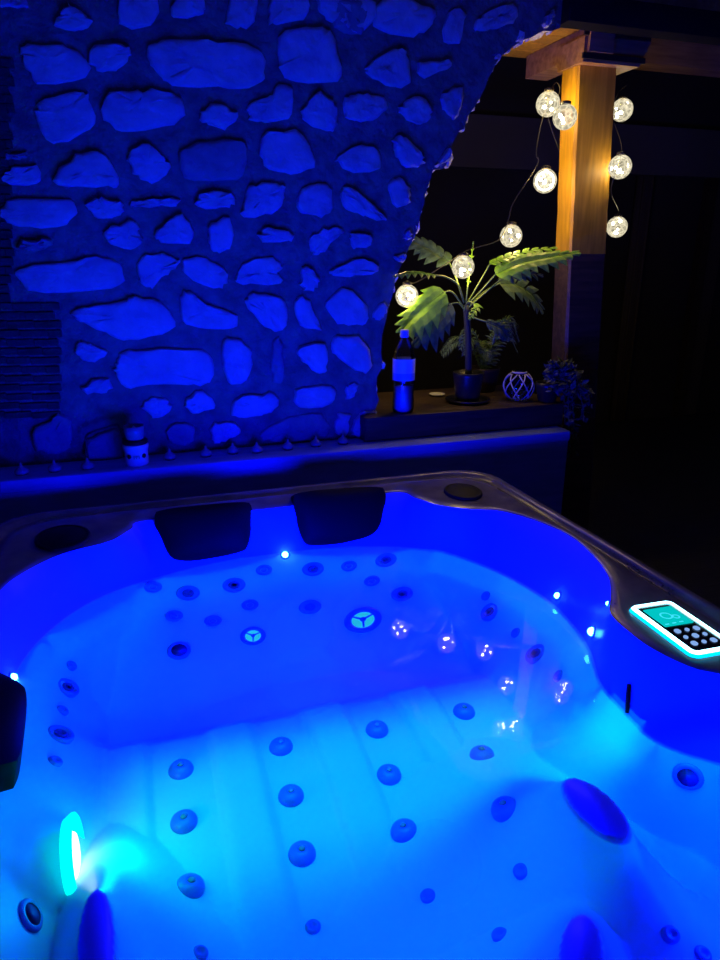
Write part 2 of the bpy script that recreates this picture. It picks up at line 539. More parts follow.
# dark wood sill board in the opening with the low wall under it
S_Y, S_Z = 2.93, 1.09
b = MB().box(.985, 2.05, S_Y, 3.5, P_Z, S_Z, 0, .008)
tag(sharp(b.build('window_sill_board', M['darkwood']), 40), kind='structure')
bpy.data.objects['window_sill_board'].name = 'trim_3'
b = MB().box(1.2, 2.02, YW + .02, 3.48, 0, P_Z)
tag(b.build('wall_low', M['mortar'], smooth=False), kind='structure')

# black lintel over the opening, brown beam behind it, far door panel
l0, l1 = aty(566, 22, 2.98), aty(566, 1, 2.98)
b = MB().box(l0.x, 4.2, 2.96, 3.06, l0.z, l1.z + .03, 0, .006)
tag(sharp(b.build('trim_4', M['blacktimber']), 40), kind='structure')

# ------------------------------------------------------------------ pergola
PX0, PX1, PYF, PYB = 2.105, 2.325, 3.15, 3.29
ptop = aty(592, 66, PYF).z
root = tag(empty('timber_post', (2.3, 3.22, 0)), 'square orange pine post lit by globe lights beside the arch opening', 'post')
b = MB()
rings = []
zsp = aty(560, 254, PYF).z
NP = 12
for k in range(NP * 2 + 1):
    z = zsp * k / NP if k <= NP else zsp + (ptop - zsp) * (k - NP) / NP
    dx = (ptop - z) * .055
    j = lambda: random.uniform(-.002, .002)
    c = .012
    x0, x1 = PX0 + dx, PX1 + dx
    rings.append([Vector((x + j(), y + j(), z)) for x, y in ((x0 + c, PYF), (x1 - c, PYF), (x1, PYF + c), (x1, PYB - c), (x1 - c, PYB), (x0 + c, PYB), (x0, PYB - c), (x0, PYF + c))])
sharp(MB().loft(rings[:NP + 1], 0, True, False).build('shaded_lower_shaft', M['darkwood'], root), 30)  # dimness of the lower post put into a darker wood colour
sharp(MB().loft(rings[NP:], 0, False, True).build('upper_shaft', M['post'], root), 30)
b = MB().box(PX0 + .05, PX1 + .22, PYF - .06, PYB + .06, 0, .08, 0, .01)
sharp(b.build('footing', M['mortar'], root), 30)


def slab(pts, th_dir, mi_mat, name, label, cat):
    """prism from a world polygon and a thickness vector"""
    pts = [Vector(p) for p in pts]
    t = Vector(th_dir)
    nn = len(pts)
    bb = MB().loft([pts, [p + t for p in pts]], 0, True, True)
    o = bb.build(name, mi_mat, None, False, origin=sum(pts, Vector()) / nn)
    return tag(o, label, cat)


# bolster plate across the post head, strapped with black metal
r0, r1 = aty(592, 63, PYF - .05), aty(592, 36, PYF - .05)
r0.z = ptop + .001
bx0, bx1 = aty(584, 50, PYF - .05).x, aty(650, 50, PYF - .05).x
root = tag(empty('post_bolster', (PX0 + .1, PYF, r0.z)), 'dark timber bolster with black metal strips lying on the post head', 'beam')
bb = MB()
bb.loft([[Vector((bx0, y, r0.z)), Vector((bx1 - .05, y, r0.z)), Vector((bx1, y, r1.z)), Vector((bx0, y, r1.z))] for y in (PYF - .05, PYB + .02)], 0, True, True)
bb.build('timber', M['beam'], root, False)
for za, zb in ((.012, .035), (.105, .13)):
    bb = MB().box(bx0 - .01, bx1 - .03 + za * .2, PYF - .062, PYF - .051, r0.z + za, r0.z + zb)
    bb.build('metal_strip', M['black'], root, False)
# beam running back from the post head
xb = aty(592, 49, PYF - .06).x
zb0 = aty(592, 52, PYF - .06).z
slab([(xb - .02, 3.08, zb0), (xb + .11, 3.08, zb0), (xb + .11, 3.08, zb0 + .105), (xb - .02, 3.08, zb0 + .105)], (0, .55, 0), M['beam'],
     'cross_beam', 'timber cross beam running back from the post top beside the arch', 'beam')
# roof boards over it
root = tag(empty('roof_boards', (1.8, 3.4, zb0 + .14)), 'orange lit roof boards seen under the top of the broken arch', 'roof boards')
for k in range(5):
    y0 = 3.04 + k * .13
    bb = MB().box(1.3, xb + .3, y0, y0 + .122, zb0 + .108, zb0 + .13, 0, .004)
    bb.build('board', M['post'], root, False)
# beam farther back to the right
f0, f1 = aty(657, 64, 3.6), aty(657, 32, 3.6)
slab([(f0.x - .1, 3.6, f0.z), (5.2, 3.6, f0.z), (5.2, 3.6, f1.z), (f0.x - .1, 3.6, f1.z)], (0, .14, 0), M['beam'],
     'rear_beam', 'long brown timber beam running right behind the post head', 'beam')

# far door and curtain-like timber panels in the dark
d0, d1 = aty(676, 470, 6.3), aty(735, 172, 6.3)
root = empty('door_1', (d0.x, 6.36, 0))
tag(root, kind='structure')
b = MB().box(d0.x, d1.x, 6.33, 6.39, 0.02, d1.z)
b.build('door_leaf', M['far2'], root, False)
b = MB().box(d0.x - .1, d0.x, 6.3, 6.4, 0, d1.z + .1)
b.box(d0.x - .1, d1.x + .1, 6.3, 6.4, d1.z, d1.z + .1)
b.build('door_frame', M['darkwood'], root, False)
h0, h1 = aty(612, 420, 6.3), aty(655, 170, 6.3)
b = MB()
nn = 18
rg = []
for z in (0.02, h1.z * .5, h1.z):
    rg.append([Vector((h0.x + (h1.x - h0.x) * k / nn, 6.3 + .03 * math.sin(k * 1.9), z)) for k in range(nn + 1)] + [Vector((h1.x, 6.36, z)), Vector((h0.x, 6.36, z))])
b.loft(rg, 0, True, True)
tag(b.build('dark_curtain', M['far2'], None, True, origin=(h0.x, 6.3, 0)), 'dim brown curtain hanging by the far door behind the post', 'curtain')

# ================================================================== HOT TUB
CX, CY = .45, 1.5
RZ, WZ = .90, .73
NT = 420


def contour(pts):
    """closed catmull-rom contour resampled by angle about the tub centre -> list of (x,y)"""
    n = len(pts)
    dense = []
    for i in range(n):
        a, b_, c, d = [Vector(pts[(i + k) % n]) for k in (-1, 0, 1, 2)]
        for k in range(24):
            t = k / 24
            dense.append(.5 * ((2 * b_) + (c - a) * t + (2 * a - 5 * b_ + 4 * c - d) * t * t + (3 * b_ - a - 3 * c + d) * t ** 3))
    return by_angle(dense)


def by_angle(dense):
    out = []
    n = len(dense)
    an = [math.atan2(p.y - CY, p.x - CX) for p in dense]
    for k in range(NT):
        th = -math.pi + 2 * math.pi * k / NT
        u = Vector((math.cos(th), math.sin(th)))
        best = None
        for i in range(n):
            p, q = dense[i] - Vector((CX, CY)), dense[(i + 1) % n] - Vector((CX, CY))
            cp = u.x * p.y - u.y * p.x
            cq = u.x * q.y - u.y * q.x
            if (cp <= 0 < cq) or (cq <= 0 < cp):
                t = cp / (cp - cq)
                r = (p.lerp(q, t)).dot(u)
                if r > 0 and (best is None or r > best):
                    best = r
        out.append(Vector((CX, CY)) + u * (best if best else .5))
    return out


def rrect(x0, x1, y0, y1, r, ns=14):
    d = []
    for cx, cy, a0 in ((x1 - r, y1 - r, 0), (x0 + r, y1 - r, 90), (x0 + r, y0 + r, 180), (x1 - r, y0 + r, 270)):
        for k in range(ns + 1):
            a = math.radians(a0 + 90 * k / ns)
            d.append(Vector((cx + r * math.cos(a), cy + r * math.sin(a))))
    return by_angle(d)


OX0, OX1, OY0, OY1 = -.53, 1.44, .38, 2.63
outer = rrect(OX0, OX1, OY0, OY1, .17)
inner = contour([(.45, 2.41), (.93, 2.44), (1.0, 2.35), (1.055, 2.245), (1.15, 2.17), (1.244, 2.118), (1.31, 2.0), (1.345, 1.86), (1.335, 1.72), (1.28, 1.54), (1.2, 1.42), (1.14, 1.34), (1.125, 1.25), (1.128, 1.16),
                 (1.165, 1.06), (1.24, 1.0), (1.31, .9), (1.32, .75), (1.24, .57), (1.05, .49), (.45, .47), (-.15, .49), (-.34, .57), (-.42, .75), (-.42, 1.1), (-.43, 1.45), (-.45, 1.72),
                 (-.42, 1.98), (-.37, 2.1), (-.27, 2.21), (-.13, 2.27), (-.06, 2.36), (0.0, 2.43)])
wline = contour([(.478, 2.362), (.69, 2.345), (.875, 2.29), (1.0, 2.225), (1.07, 2.166), (1.168, 1.961), (1.212, 1.747), (1.2, 1.58), (1.16, 1.43), (1.088, 1.28), (1.07, 1.16), (1.066, 1.06), (1.107, .988), (1.153, .945),
                 (1.22, .84), (1.21, .7), (1.1, .57), (.9, .53), (.45, .52), (0, .53), (-.22, .58), (-.33, .72), (-.37, 1.0), (-.39, 1.4), (-.39, 1.72), (-.335, 1.976), (-.191, 2.188), (.019, 2.297), (.25, 2.357)])

WR = [(p - Vector((CX, CY))).length for p in wline]


def wrad(x, y):
    th = math.atan2(y - CY, x - CX)
    k = (th + math.pi) / (2 * math.pi) * NT
    i = int(math.floor(k)) % NT
    t = k - math.floor(k)
    return WR[i] * (1 - t) + WR[(i + 1) % NT] * t


def bump(x, y, cx, cy, ang, lx, ly, pw=2.0):
    a = math.radians(ang)
    dx, dy = x - cx, y - cy
    u = (dx * math.cos(a) + dy * math.sin(a)) / lx
    v = (-dx * math.sin(a) + dy * math.cos(a)) / ly
    return math.exp(-((u * u + v * v) ** pw))


def base_z(x, y):
    # foot area with raised ribs, knee crest, deep seat behind it
    leg = .42 + .08 * sst(1.0, 1.68, y)
    rib = 0
    for rx in (-.125, .165, .445, .725):
        d = (x - rx) / .062
        rib += .016 * math.exp(-d ** 8)
    leg += rib * sst(1.0, 1.25, y)
    seat = .435
    t = sst(1.69, 1.83, y)
    return leg * (1 - t) + seat * t


def prof_back(t):
    return (1 - t) ** 1.35 if t < 1 else 0


XR, XL = 1.0, -.165       # foot of the steep facet under each side wall


def side_z(x, d, zf):
    """narrow shelf under the waterline, then a flat facet down to a straight foot line"""
    sh = .062
    ztop = .662
    if d <= sh:
        return WZ + (ztop - WZ) * max(0, d) / sh
    a = d - sh
    b_ = (x - XR) if x > CX else (XL - x)
    w = max(.06, a + b_)
    t = a / w
    if t >= 1:
        return zf
    return ztop + (zf - ztop) * t


def inter_z(x, y):
    R = wrad(x, y)
    r = math.hypot(x - CX, y - CY)
    d = R - r
    zf = base_z(x, y)
    # near corner seats are shallower
    nr = (x - 1.14) * .643 - (y - 1.13) * .765
    zf += .085 * sst(0, .07, nr)
    zf += .09 * sst(.25, .32, -x) * sst(-1.36, -1.30, -y)
    ang = abs(math.degrees(math.atan2(x - CX, y - CY)))   # 0 at back, 90 at sides
    kb = 1 - sst(30, 66, ang)
    z = zf
    if d < .4:
        z = max(z, zf + (WZ - zf) * prof_back(max(0, d) / .40) * kb)
    if ang < 118:
        z = max(z, zf + (side_z(x, d, zf) - zf) * (1 - sst(108, 118, ang)) * sst(22, 40, ang))
    if ang > 104:
        z = max(z, zf + (WZ - zf) * prof_back(max(0, d) / .13) * sst(104, 116, ang))
    z = max(z, WZ - 1.6 * max(0, d)) if d < .3 else z
    # armrest tips that break the surface
    for cx, cy, an, la, lb, sp in ((.81, .925, 92, .086, .046, 4.0), (.59, .66, 50, .085, .036, 4.0), (-.148, .925, 92, .115, .03, 3.0)):
        a = math.radians(an)
        dx, dy = x - cx, y - cy
        e = math.hypot((dx * math.cos(a) + dy * math.sin(a)) / la, (-dx * math.sin(a) + dy * math.cos(a)) / lb)
        zi = WZ + .012 * (1 - e * e) if e < 1 else WZ - .012 * 2 * (min(e, 1.5) - 1) - .32 * (1 - math.exp(-(e - 1) / sp))
        z = max(z, zi)
    # pocket for the suction fitting under the control block
    z -= .07 * bump(x, y, 1.02, .93, 0, .07, .075, 2) * sst(0.0, .05, d)
    return z


LT = Vector((.45, 1.5, 0))
root_tub = tag(empty('hot_tub', LT), 'large square hot tub glowing blue, filled with water, in front of the stone wall', 'hot tub')
# shell
b = MB()
rings = []
rings.append([Vector((p.x, p.y, RZ - .004)) for p in inner])
for k in range(1, 9):                      # above water wall
    t = k / 8
    tt = t ** .8
    rings.append([Vector((*inner[i].lerp(wline[i], tt), RZ - .004 - (RZ - .004 - WZ) * t)) for i in range(NT)])
C2 = Vector((CX, CY))
NS = 150
for k in range(1, NS):
    s_ = 1 - (k / NS)
    r = []
    for i in range(NT):
        p = C2 + (wline[i] - C2) * s_
        r.append(Vector((p.x, p.y, inter_z(p.x, p.y))))
    rings.append(r)
b.loft(rings, 0, False, True)
shell = b.build('shell', M['shell'], root_tub)
BV = BVHTree.FromPolygons([tuple(v) for v in b.v], b.f)


def hit(px, py):
    d = ray(px, py).normalized()
    loc, nor, _, _ = BV.ray_cast(CAM, d)
    if loc is None:
        return atz(px, py, .45), Vector((0, 0, 1))
    if nor.dot(d) > 0:
        nor = -nor
    return loc, nor


# rim: rolled lip, channel and flat deck
b = MB()


def mixring(t, z, ins=0):
    return [Vector((*outer[i].lerp(inner[i], t), z)) for i in range(NT)]


def insring(d, z):
    r = []
    for i in range(NT):
        u = (C2 - outer[i])
        u.normalize()
        # inset square-wise
        p = outer[i]
        q = Vector((CX + (p.x - CX) * (1 - d / .985), CY + (p.y - CY) * (1 - d / 1.125)))
        r.append(Vector((q.x, q.y, z)))
    return r


def capr(ring, t):   # keep deck rings between lip and inner edge
    return [Vector((*ring[i].xy.lerp(inner[i], t), RZ + .0)) for i in range(NT)]


lip = [insring(-.002, RZ - .075), insring(-.004, RZ - .02), insring(.004, RZ - .004), insring(.014, RZ + .004), insring(.034, RZ + .006), insring(.044, RZ + .0), insring(.05, RZ - .011), insring(.062, RZ - .012), insring(.07, RZ - .004)]
rr = list(lip)
last = lip[-1]
for t, z in ((.15, RZ), (.5, RZ + .001), (.85, RZ), (.95, RZ - .0015), (1.0, RZ - .006)):
    rr.append([Vector((*last[i].xy.lerp(inner[i], t), z)) for i in range(NT)])
b.loft(rr, 0)
rim = b.build('rim', M['rim'], root_tub)
# skirt
b = MB()
sk = [insring(.03, 0.0), insring(.03, RZ - .07), insring(.0, RZ - .07)]
b.loft(sk, 0)
for x in [OX0 + .1 + k * .11 for k in range(17)]:
    b.box(x, x + .095, OY1 - .045, OY1 - .018, .05, RZ - .09)
for y in [OY0 + .12 + k * .11 for k in range(18)]:
    b.box(OX1 - .045, OX1 - .018, y, y + .095, .05, RZ - .09)
b.build('skirt_panel', M['skirt'], root_tub, False)

# water surface
b = MB()
wr = []
for s_ in (1.012, .9, .75, .6, .45, .3, .15, .04):
    wr.append([Vector((*(C2 + (wline[i] - C2) * s_), WZ)) for i in range(0, NT, 3)])
b.loft(wr, 0, False, True)
wat = b.build('water', M['water'], None, True, origin=(CX, CY, WZ))
tag(wat, 'clear still blue-lit water filling the hot tub', 'water', kind='stuff')


# ---- fittings on the shell
def orient(o, n, spin=0):
    q = Vector((0, 0, 1)).rotation_difference(n) @ Quaternion((0, 0, 1), spin)
    o.rotation_mode = 'XYZ'
    o.rotation_euler = q.to_euler()


def place(src, px, py, scale=1.0, lift=.0, spin=0, parent=None, flat=0, sq=1.0):
    """copy a fitting with its sub-parts and seat it on the shell"""
    loc, nor = hit(px, py)
    if flat:
        nor = nor.lerp(Vector((0, 0, 1)), flat).normalized()
    c = src.copy()
    col.objects.link(c)
    c.parent = root_tub
    c.location = loc + nor * lift - WL[root_tub]
    ex = Vector((1, 0, 0)) - nor * nor.x
    ex.normalize()
    ey = nor.cross(ex)
    c.rotation_euler = Matrix((ex, ey, nor)).transposed().to_euler()
    c.scale = (scale, scale * sq, scale)
    for ch in src.children:
        d = ch.copy()
        col.objects.link(d)
        d.parent = c
    return c


protos = []


def proto(name, mb, m):
    me_o = mb.build(name, m, None, True, origin=(0, 0, 0))
    protos.append(me_o)
    return me_o


def sub(name, mb, m, par):
    o = mb.build(name, m, None, True, origin=(0, 0, 0))
    o.parent = par
    protos.append(o)
    return o


# small jet: ring with hole
jsmall = proto('small_jet', MB().lathe([(.030, -.004), (.031, .003), (.028, .007), (.021, .007), (.016, .002), (.012, -.002)], n=24), M['jet'])
sub('nozzle', MB().lathe([(.0125, -.003), (.011, .003), (.005, .005), (.0005, .005)], n=16), M['jet'], jsmall)
# medium jet: wide escutcheon, dark eye
jmed = proto('jet', MB().lathe([(.044, -.03), (.046, -.004), (.047, .002), (.043, .008), (.036, .009), (.030, .004), (.024, .001)], n=28), M['jet'])
sub('nozzle', MB().lathe([(.024, .0), (.021, .006), (.014, .007), (.011, .001), (.0005, .001)], n=20), M['eye'], jmed)
# big rotary jet: ring, lit vaned face
jbig = proto('rotary_jet', MB().lathe([(.072, -.005), (.074, .002), (.069, .010), (.058, .012), (.047, .005), (.045, .001)], n=32), M['jet'])
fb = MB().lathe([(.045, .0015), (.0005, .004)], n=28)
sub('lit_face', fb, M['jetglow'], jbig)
vb = MB()
for k in range(3):
    a = k * 2 * math.pi / 3 + .4
    vb.tube([Vector((0, 0, .007)), Vector((.044 * math.cos(a), .044 * math.sin(a), .006))], [.0055, .004], 6)
vb.lathe([(.012, .002), (.012, .010), (.006, .012), (.0005, .012)], n=14)
sub('vane', vb, M['jet'], jbig)
# air injector dome
jair = proto('air_injector', MB().lathe([(.036, -.006), (.036, .002), (.033, .010), (.026, .017), (.016, .021), (.0105, .0215), (.009, .019)], n=26, cap1=True), M['jet'])
sub('cap_eye', MB().lathe([(.009, .019), (.006, .0235), (.0005, .024)], n=12), M['knob'], jair)
jmini = proto('mini_jet', MB().lathe([(.018, -.015), (.019, -.004), (.019, .003), (.015, .007), (.009, .007), (.006, .003), (.0005, .003)], n=18), M['jet'])
drain = proto('suction_fitting', MB().lathe([(.036, -.004), (.037, .004), (.031, .009), (.025, .008)], n=24, cap1=False), M['jet'])
sub('opening', MB().lathe([(.026, .006), (.018, .002), (.0005, .002)], n=18), M['eye'], drain)

for px, py in ((188, 593), (234, 585), (313, 569), (386, 560)):
    place(jmed, px, py, .9, sq=.66)
for px, py in ((153, 587), (264, 570), (349, 566), (250, 605), (372, 581), (213, 621), (174, 616)):
    place(jsmall, px, py, 1.0, sq=.66)
for px, py in ((310, 607), (402, 594)):
    place(jmed, px, py, .9, sq=.66)
place(jbig, 363, 620, .95, sq=.7)
place(jbig, 253, 636, .62, sq=.75)
o = place(drain, 179, 651, 1.05, sq=.8)
for px, py in ((490, 612), (536, 654)):
    place(jmed, px, py, .8, flat=.3, lift=.003, sq=.8)
for px, py in ((516, 633), (559, 676), (486, 596)):
    place(jmini, px, py, 1.0, flat=.2, lift=.002, sq=.8)
for px, py in ((67, 688), (60, 735)):
    place(jmed, px, py, .8, flat=.3, lift=.003, sq=.8)
for px, py in ((71, 666), (62, 711), (55, 762)):
    place(jmini, px, py, 1.0, flat=.2, lift=.002, sq=.8)
for px, py in ((181, 770), (184, 822), (190, 887), (281, 747), (291, 796), (302, 854), (377, 730), (389, 775), (404, 831), (464, 712), (482, 755), (505, 809)):
    place(jair, px, py, .93, flat=.5)
for px, py in ((313, 927), (428, 896), (521, 871), (500, 935), (200, 953)):
    place(jmini, px, py, .9, flat=.5)
for px, py in ((670, 935), (702, 955)):
    place(jmini, px, py, 1.0, flat=.2, lift=.002, sq=.8)
for px, py in ((30, 916), (688, 776)):
    place(drain, px, py, .9)
# shared sources were only models for the copies
for o in protos:
    bpy.data.objects.remove(o)

# waterline leds; the last tiny one stands in for a faint reflection
for px, py, s_ in ((285, 555, .012), (558, 596, .010), (593, 632, .0125), (12, 678, .011), (609, 604, .006)):
    loc, nor = hit(px, py)
    bb = MB().lathe([(s_ * 1.5, -.004), (s_ * 1.5, .002), (s_, .004), (s_ * .98, .003)], n=14, cap1=False)
    o = bb.build('waterline_light_dot', M['jet'], None, True, origin=(0, 0, 0))
    o.parent = root_tub
    o.location = loc - WL[root_tub]
    orient(o, nor)
    l_ = MB().sphere((0, 0, .003), s_, 12, 8).build('lens', M['cyan'], None, True, origin=(0, 0, 0))
    l_.parent = o

# underwater lamp on the left wall
loc, nor = hit(66, 858)
LAMP = loc.copy()
nl = Vector((.985, -.02, .05)).normalized()
o = MB().lathe([(.078, -.02), (.088, -.004), (.088, .002), (.082, .006), (.079, .002), (.078, -.01)], n=32, cap1=False).build('underwater_lamp', M['lampring'], None, True, origin=(0, 0, 0))
o.parent = root_tub
o.location = loc + nl * .022 - WL[root_tub]
orient(o, nl)
o['label'] = 'round glowing green-white underwater lamp'
l_ = MB().lathe([(.05, -.006), (.046, .0), (.035, .002), (.0005, .003)], n=28).build('lens', M['lampface'], None, True, origin=(0, 0, 0))
l_.parent = o


# headrest pillows
def pillow(name, quad, bulge, thick):
    """quad: 4 world corners (tl,tr,br,bl); soft padded slab"""
    tl, tr, br, bl = [Vector(q) for q in quad]
    nrm = (tr - tl).cross(bl - tl).normalized()
    if nrm.dot(CAM - tl) < 0:
        nrm = -nrm
    nu, nv = 18, 12
    g = []
    for i in range(nv + 1):
        for j in range(nu + 1):
            u, v = j / nu, i / nv
            # round the corners of the outline
            uu, vv = u * 2 - 1, v * 2 - 1
            k = 1 - .10 * (abs(uu) ** 3) * (abs(vv) ** 3)
            uu *= k
            vv *= k
            u2, v2 = (uu + 1) / 2, (vv + 1) / 2
            p = tl.lerp(tr, u2).lerp(bl.lerp(br, u2), v2)
            h = (1 - abs(uu) ** 4) * (1 - abs(vv) ** 4)
            p = p + nrm * (bulge * h ** .5 + .012 * math.sin(math.pi * v2) * h)
            g.append(p)
    W_ = nu + 1
    bb = MB()
    fs = []
    for i in range(nv):
        for j in range(nu):
            a = i * W_ + j
            fs.append((a, a + 1, a + W_ + 1, a + W_))
    bb.add(g, fs)
    border = [j for j in range(W_)] + [i * W_ + nu for i in range(1, nv + 1)] + [nv * W_ + j for j in range(nu - 1, -1, -1)] + [i * W_ for i in range(nv - 1, 0, -1)]
    bk = [g[k] - nrm * thick for k in border]
    bb.loft([[g[k] for k in border], bk], 0, False, True)
    o = bb.build('headrest', M['pillow'], root_tub)
    o['label'] = name
    return o


pillow('black padded headrest at the back left', [aty(150, 510, 2.44), aty(254, 500, 2.44), aty(249, 552, 2.35), aty(166, 566, 2.35)], .03, .08)
pillow('black padded headrest at the back right', [aty(289, 492, 2.44), aty(387, 485, 2.44), aty(382, 539, 2.35), aty(303, 548, 2.35)], .03, .08)
lp0, lp1 = atz(29, 689, .87), atz(21, 768, .80)
pillow('black padded headrest on the left side', [Vector((-.47, 1.66, .92)), lp0, lp1, Vector((-.47, 1.25, .90))], .02, .07)

# speakers in the back corners: oval grilles
for px, py, rx, ry in ((63, 538, .078, .10), (463, 492, .066, .085)):
    c = atz(px, py, RZ + .004)
    ang = math.radians(-8 if px > 300 else 10)
    bb = MB()
    prof = [(1.12, 0), (1.1, .006), (1.0, .009), (.95, .006)]
    rg = []
    for s_, z in prof:
        rg.append([c + Vector((rx * s_ * math.cos(t) * math.cos(ang) - ry * s_ * math.sin(t) * math.sin(ang), rx * s_ * math.cos(t) * math.sin(ang) + ry * s_ * math.sin(t) * math.cos(ang), z)) for t in [k * 2 * math.pi / 40 for k in range(40)]])
    bb.loft(rg, 0)
    sp = bb.build('speaker', M['hole'], root_tub)
    sp['label'] = 'oval black speaker in the %s back corner of the rim' % ('right' if px > 300 else 'left')
    bb = MB()
    rg = []
    for s_, z in ((.96, .006), (.7, .012), (.3, .015), (.02, .016)):
        rg.append([c + Vector((rx * s_ * math.cos(t) * math.cos(ang) - ry * s_ * math.sin(t) * math.sin(ang), rx * s_ * math.cos(t) * math.sin(ang) + ry * s_ * math.sin(t) * math.cos(ang), z)) for t in [k * 2 * math.pi / 40 for k in range(40)]])
    bb.loft(rg, 0, False, True)
    bb.build('grille', M['hole'], sp)

# control panel on the right deck
pc = Vector((1.247, 1.208, RZ + .004))
PW, PL = .118, .232
pang = math.radians(-2.5)
ax = Vector((math.cos(pang), math.sin(pang), 0))
ay = Vector((-math.sin(pang), math.cos(pang), 0))


def pp(u, v, z=0):
    return pc + ax * u + ay * v + Vector((0, 0, z))


def rquad(w, l, r, z, n=6, cu=0, cv=0):
    o = []
    for cx, cy, a0 in ((w - r, l - r, 0), (-w + r, l - r, 90), (-w + r, -l + r, 180), (w - r, -l + r, 270)):
        for k in range(n + 1):
            a = math.radians(a0 + 90 * k / n)
            o.append(pp(cu + cx + r * math.cos(a), cv + cy + r * math.sin(a), z))
    return o


bb = MB().loft([rquad(PW / 2 + .006, PL / 2 + .006, .02, -.004), rquad(PW / 2 + .004, PL / 2 + .004, .02, .006), rquad(PW / 2 - .012, PL / 2 - .012, .010, .009)], 0, True, True)
panel = bb.build('control_panel', M['screenface'], root_tub)
panel['label'] = 'control panel with glowing white border'
bb = MB().loft([rquad(PW / 2 + .006, PL / 2 + .006, .02, .007), rquad(PW / 2 + .003, PL / 2 + .003, .018, .011), rquad(PW / 2 - .005, PL / 2 - .005, .011, .0115), rquad(PW / 2 - .006, PL / 2 - .006, .010, .009)], 0)
bb.build('glowing_border', M['panelglow'], panel)
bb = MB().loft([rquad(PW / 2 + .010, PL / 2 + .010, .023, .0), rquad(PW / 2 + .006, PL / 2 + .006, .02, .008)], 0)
bb.build('added_glow_skirt', M['panelhalo'], panel)  # added glowing skirt, imitates the border's light spilling on the rim
bb = MB().loft([rquad(.043, .044, .003, .0095, cv=.048), rquad(.043, .044, .003, .0108, cv=.048)], 0, True, True)
scr = bb.build('screen', M['screen'], panel)
bb = MB()
for u, v, r in ((-.004, .05, .014), (.018, .04, .008)):
    n_ = 20
    bb.loft([[pp(u + (r + e) * math.cos(2 * math.pi * k / n_), v + (r + e) * math.sin(2 * math.pi * k / n_), .0112) for k in range(n_)] for e in (-.002, .0025)], 0)
for k in range(3):
    bb.box(pp(-.03 + .022 * k, 0).x - .006, pp(-.03 + .022 * k, 0).x + .006, pc.y + .012, pc.y + .016, pc.z + .0109, pc.z + .0114)
bb.build('screen_mark', M['screenmark'], scr)
for r_ in range(3):
    for c_ in range(3):
        u, v = -.028 + c_ * .028, -.022 - r_ * .029
        w_, l_ = ((.0068, .0075) if (r_ + c_) % 2 == 0 else (.005, .0055))
        bb = MB().loft([rquad(w_, l_, .004, .009, 3, u, v), rquad(w_, l_, .004, .0125, 3, u, v)], 0, True, True)
        bb.build('button', M['button'], panel)
# water droplets lying on the rim round the panel
bb = MB()
for k in range(70):
    t = random.random()
    if k < 40:
        px, py = 600 + 75 * t + random.gauss(0, 4), 548 + 46 * t + random.gauss(0, 5)
    elif k < 58:
        px, py = 612 + 90 * t + random.gauss(0, 5), 603 + 62 * t + random.gauss(0, 4)
    else:
        px, py = 535 + 60 * t, 512 + 28 * t
    q = atz(px, py, RZ - .002)
    r_ = random.uniform(.0012, .0036)
    bb.lathe([(r_, -.001), (r_ * .9, r_ * .45), (r_ * .5, r_ * .75), (.0002, r_ * .8)], q, 8)
tag(bb.build('water_droplets', M['droplet'], rim), kind='stuff')
# dark slot in the control block wall
loc, nor = hit(629, 698)
loc2, _ = hit(630, 684)
loc3, _ = hit(628, 713)
bb = MB().tube([loc2 + nor * .003, loc + nor * .004, loc3 + nor * .003], [.005, .0058, .005], 8)
bb.build('overflow_slot', M['hole'], root_tub)

# ================================================================== THINGS ON THE PLINTH
kn = [(22, 474), (55, 471), (88, 468.5), (170, 459), (206, 456), (233, 453), (257, 452), (288, 449), (316, 446), (343, 443.5)]
kl = ['second left of the jar', 'third left of the jar', 'first left of the jar']
names = ['small onion-shaped ornament on the ledge, third to the left of the ceramic jar',
         'small onion-shaped ornament on the ledge, second to the left of the ceramic jar',
         'small onion-shaped ornament on the ledge, just left of the jar under the cable',
         'small onion-shaped ornament on the ledge, first to the right of the ceramic jar',
         'small onion-shaped ornament on the ledge, second to the right of the ceramic jar',
         'small onion-shaped ornament on the ledge, third to the right of the ceramic jar',
         'small onion-shaped ornament on the ledge, fourth to the right of the ceramic jar',
         'small onion-shaped ornament on the ledge, third to the left of the dark sill',
         'small onion-shaped ornament on the ledge, second to the left of the dark sill',
         'small onion-shaped ornament on the ledge, nearest to the dark wooden sill']
kproto = None
for (px, py), nm in zip(kn, names):
    p = atz(px, py, P_Z)
    p.y = min(max(p.y, P_Y + .05), YW - .07)
    p.z = P_Z
    if kproto is None:
        r = empty('onion_ornament', p)
        MB().lathe([(.018, 0), (.025, .005), (.027, .013), (.023, .021), (.013, .028), (.006, .034), (.004, .043), (.0005, .047)], p, 18).build('bulb_body', M['knob'], r)
        MB().lathe([(.023, 0), (.023, .004), (.019, .006)], p, 18).build('foot_ring', M['jetdark'], r)
        kproto = r
    else:
        r = kproto.copy()
        col.objects.link(r)
        r.location = p
        for ch in kproto.children:
            c = ch.copy()
            col.objects.link(c)
            c.parent = r
        WL[r] = p
    tag(r, nm, 'ornament', 'onion-shaped ornaments along the ledge')

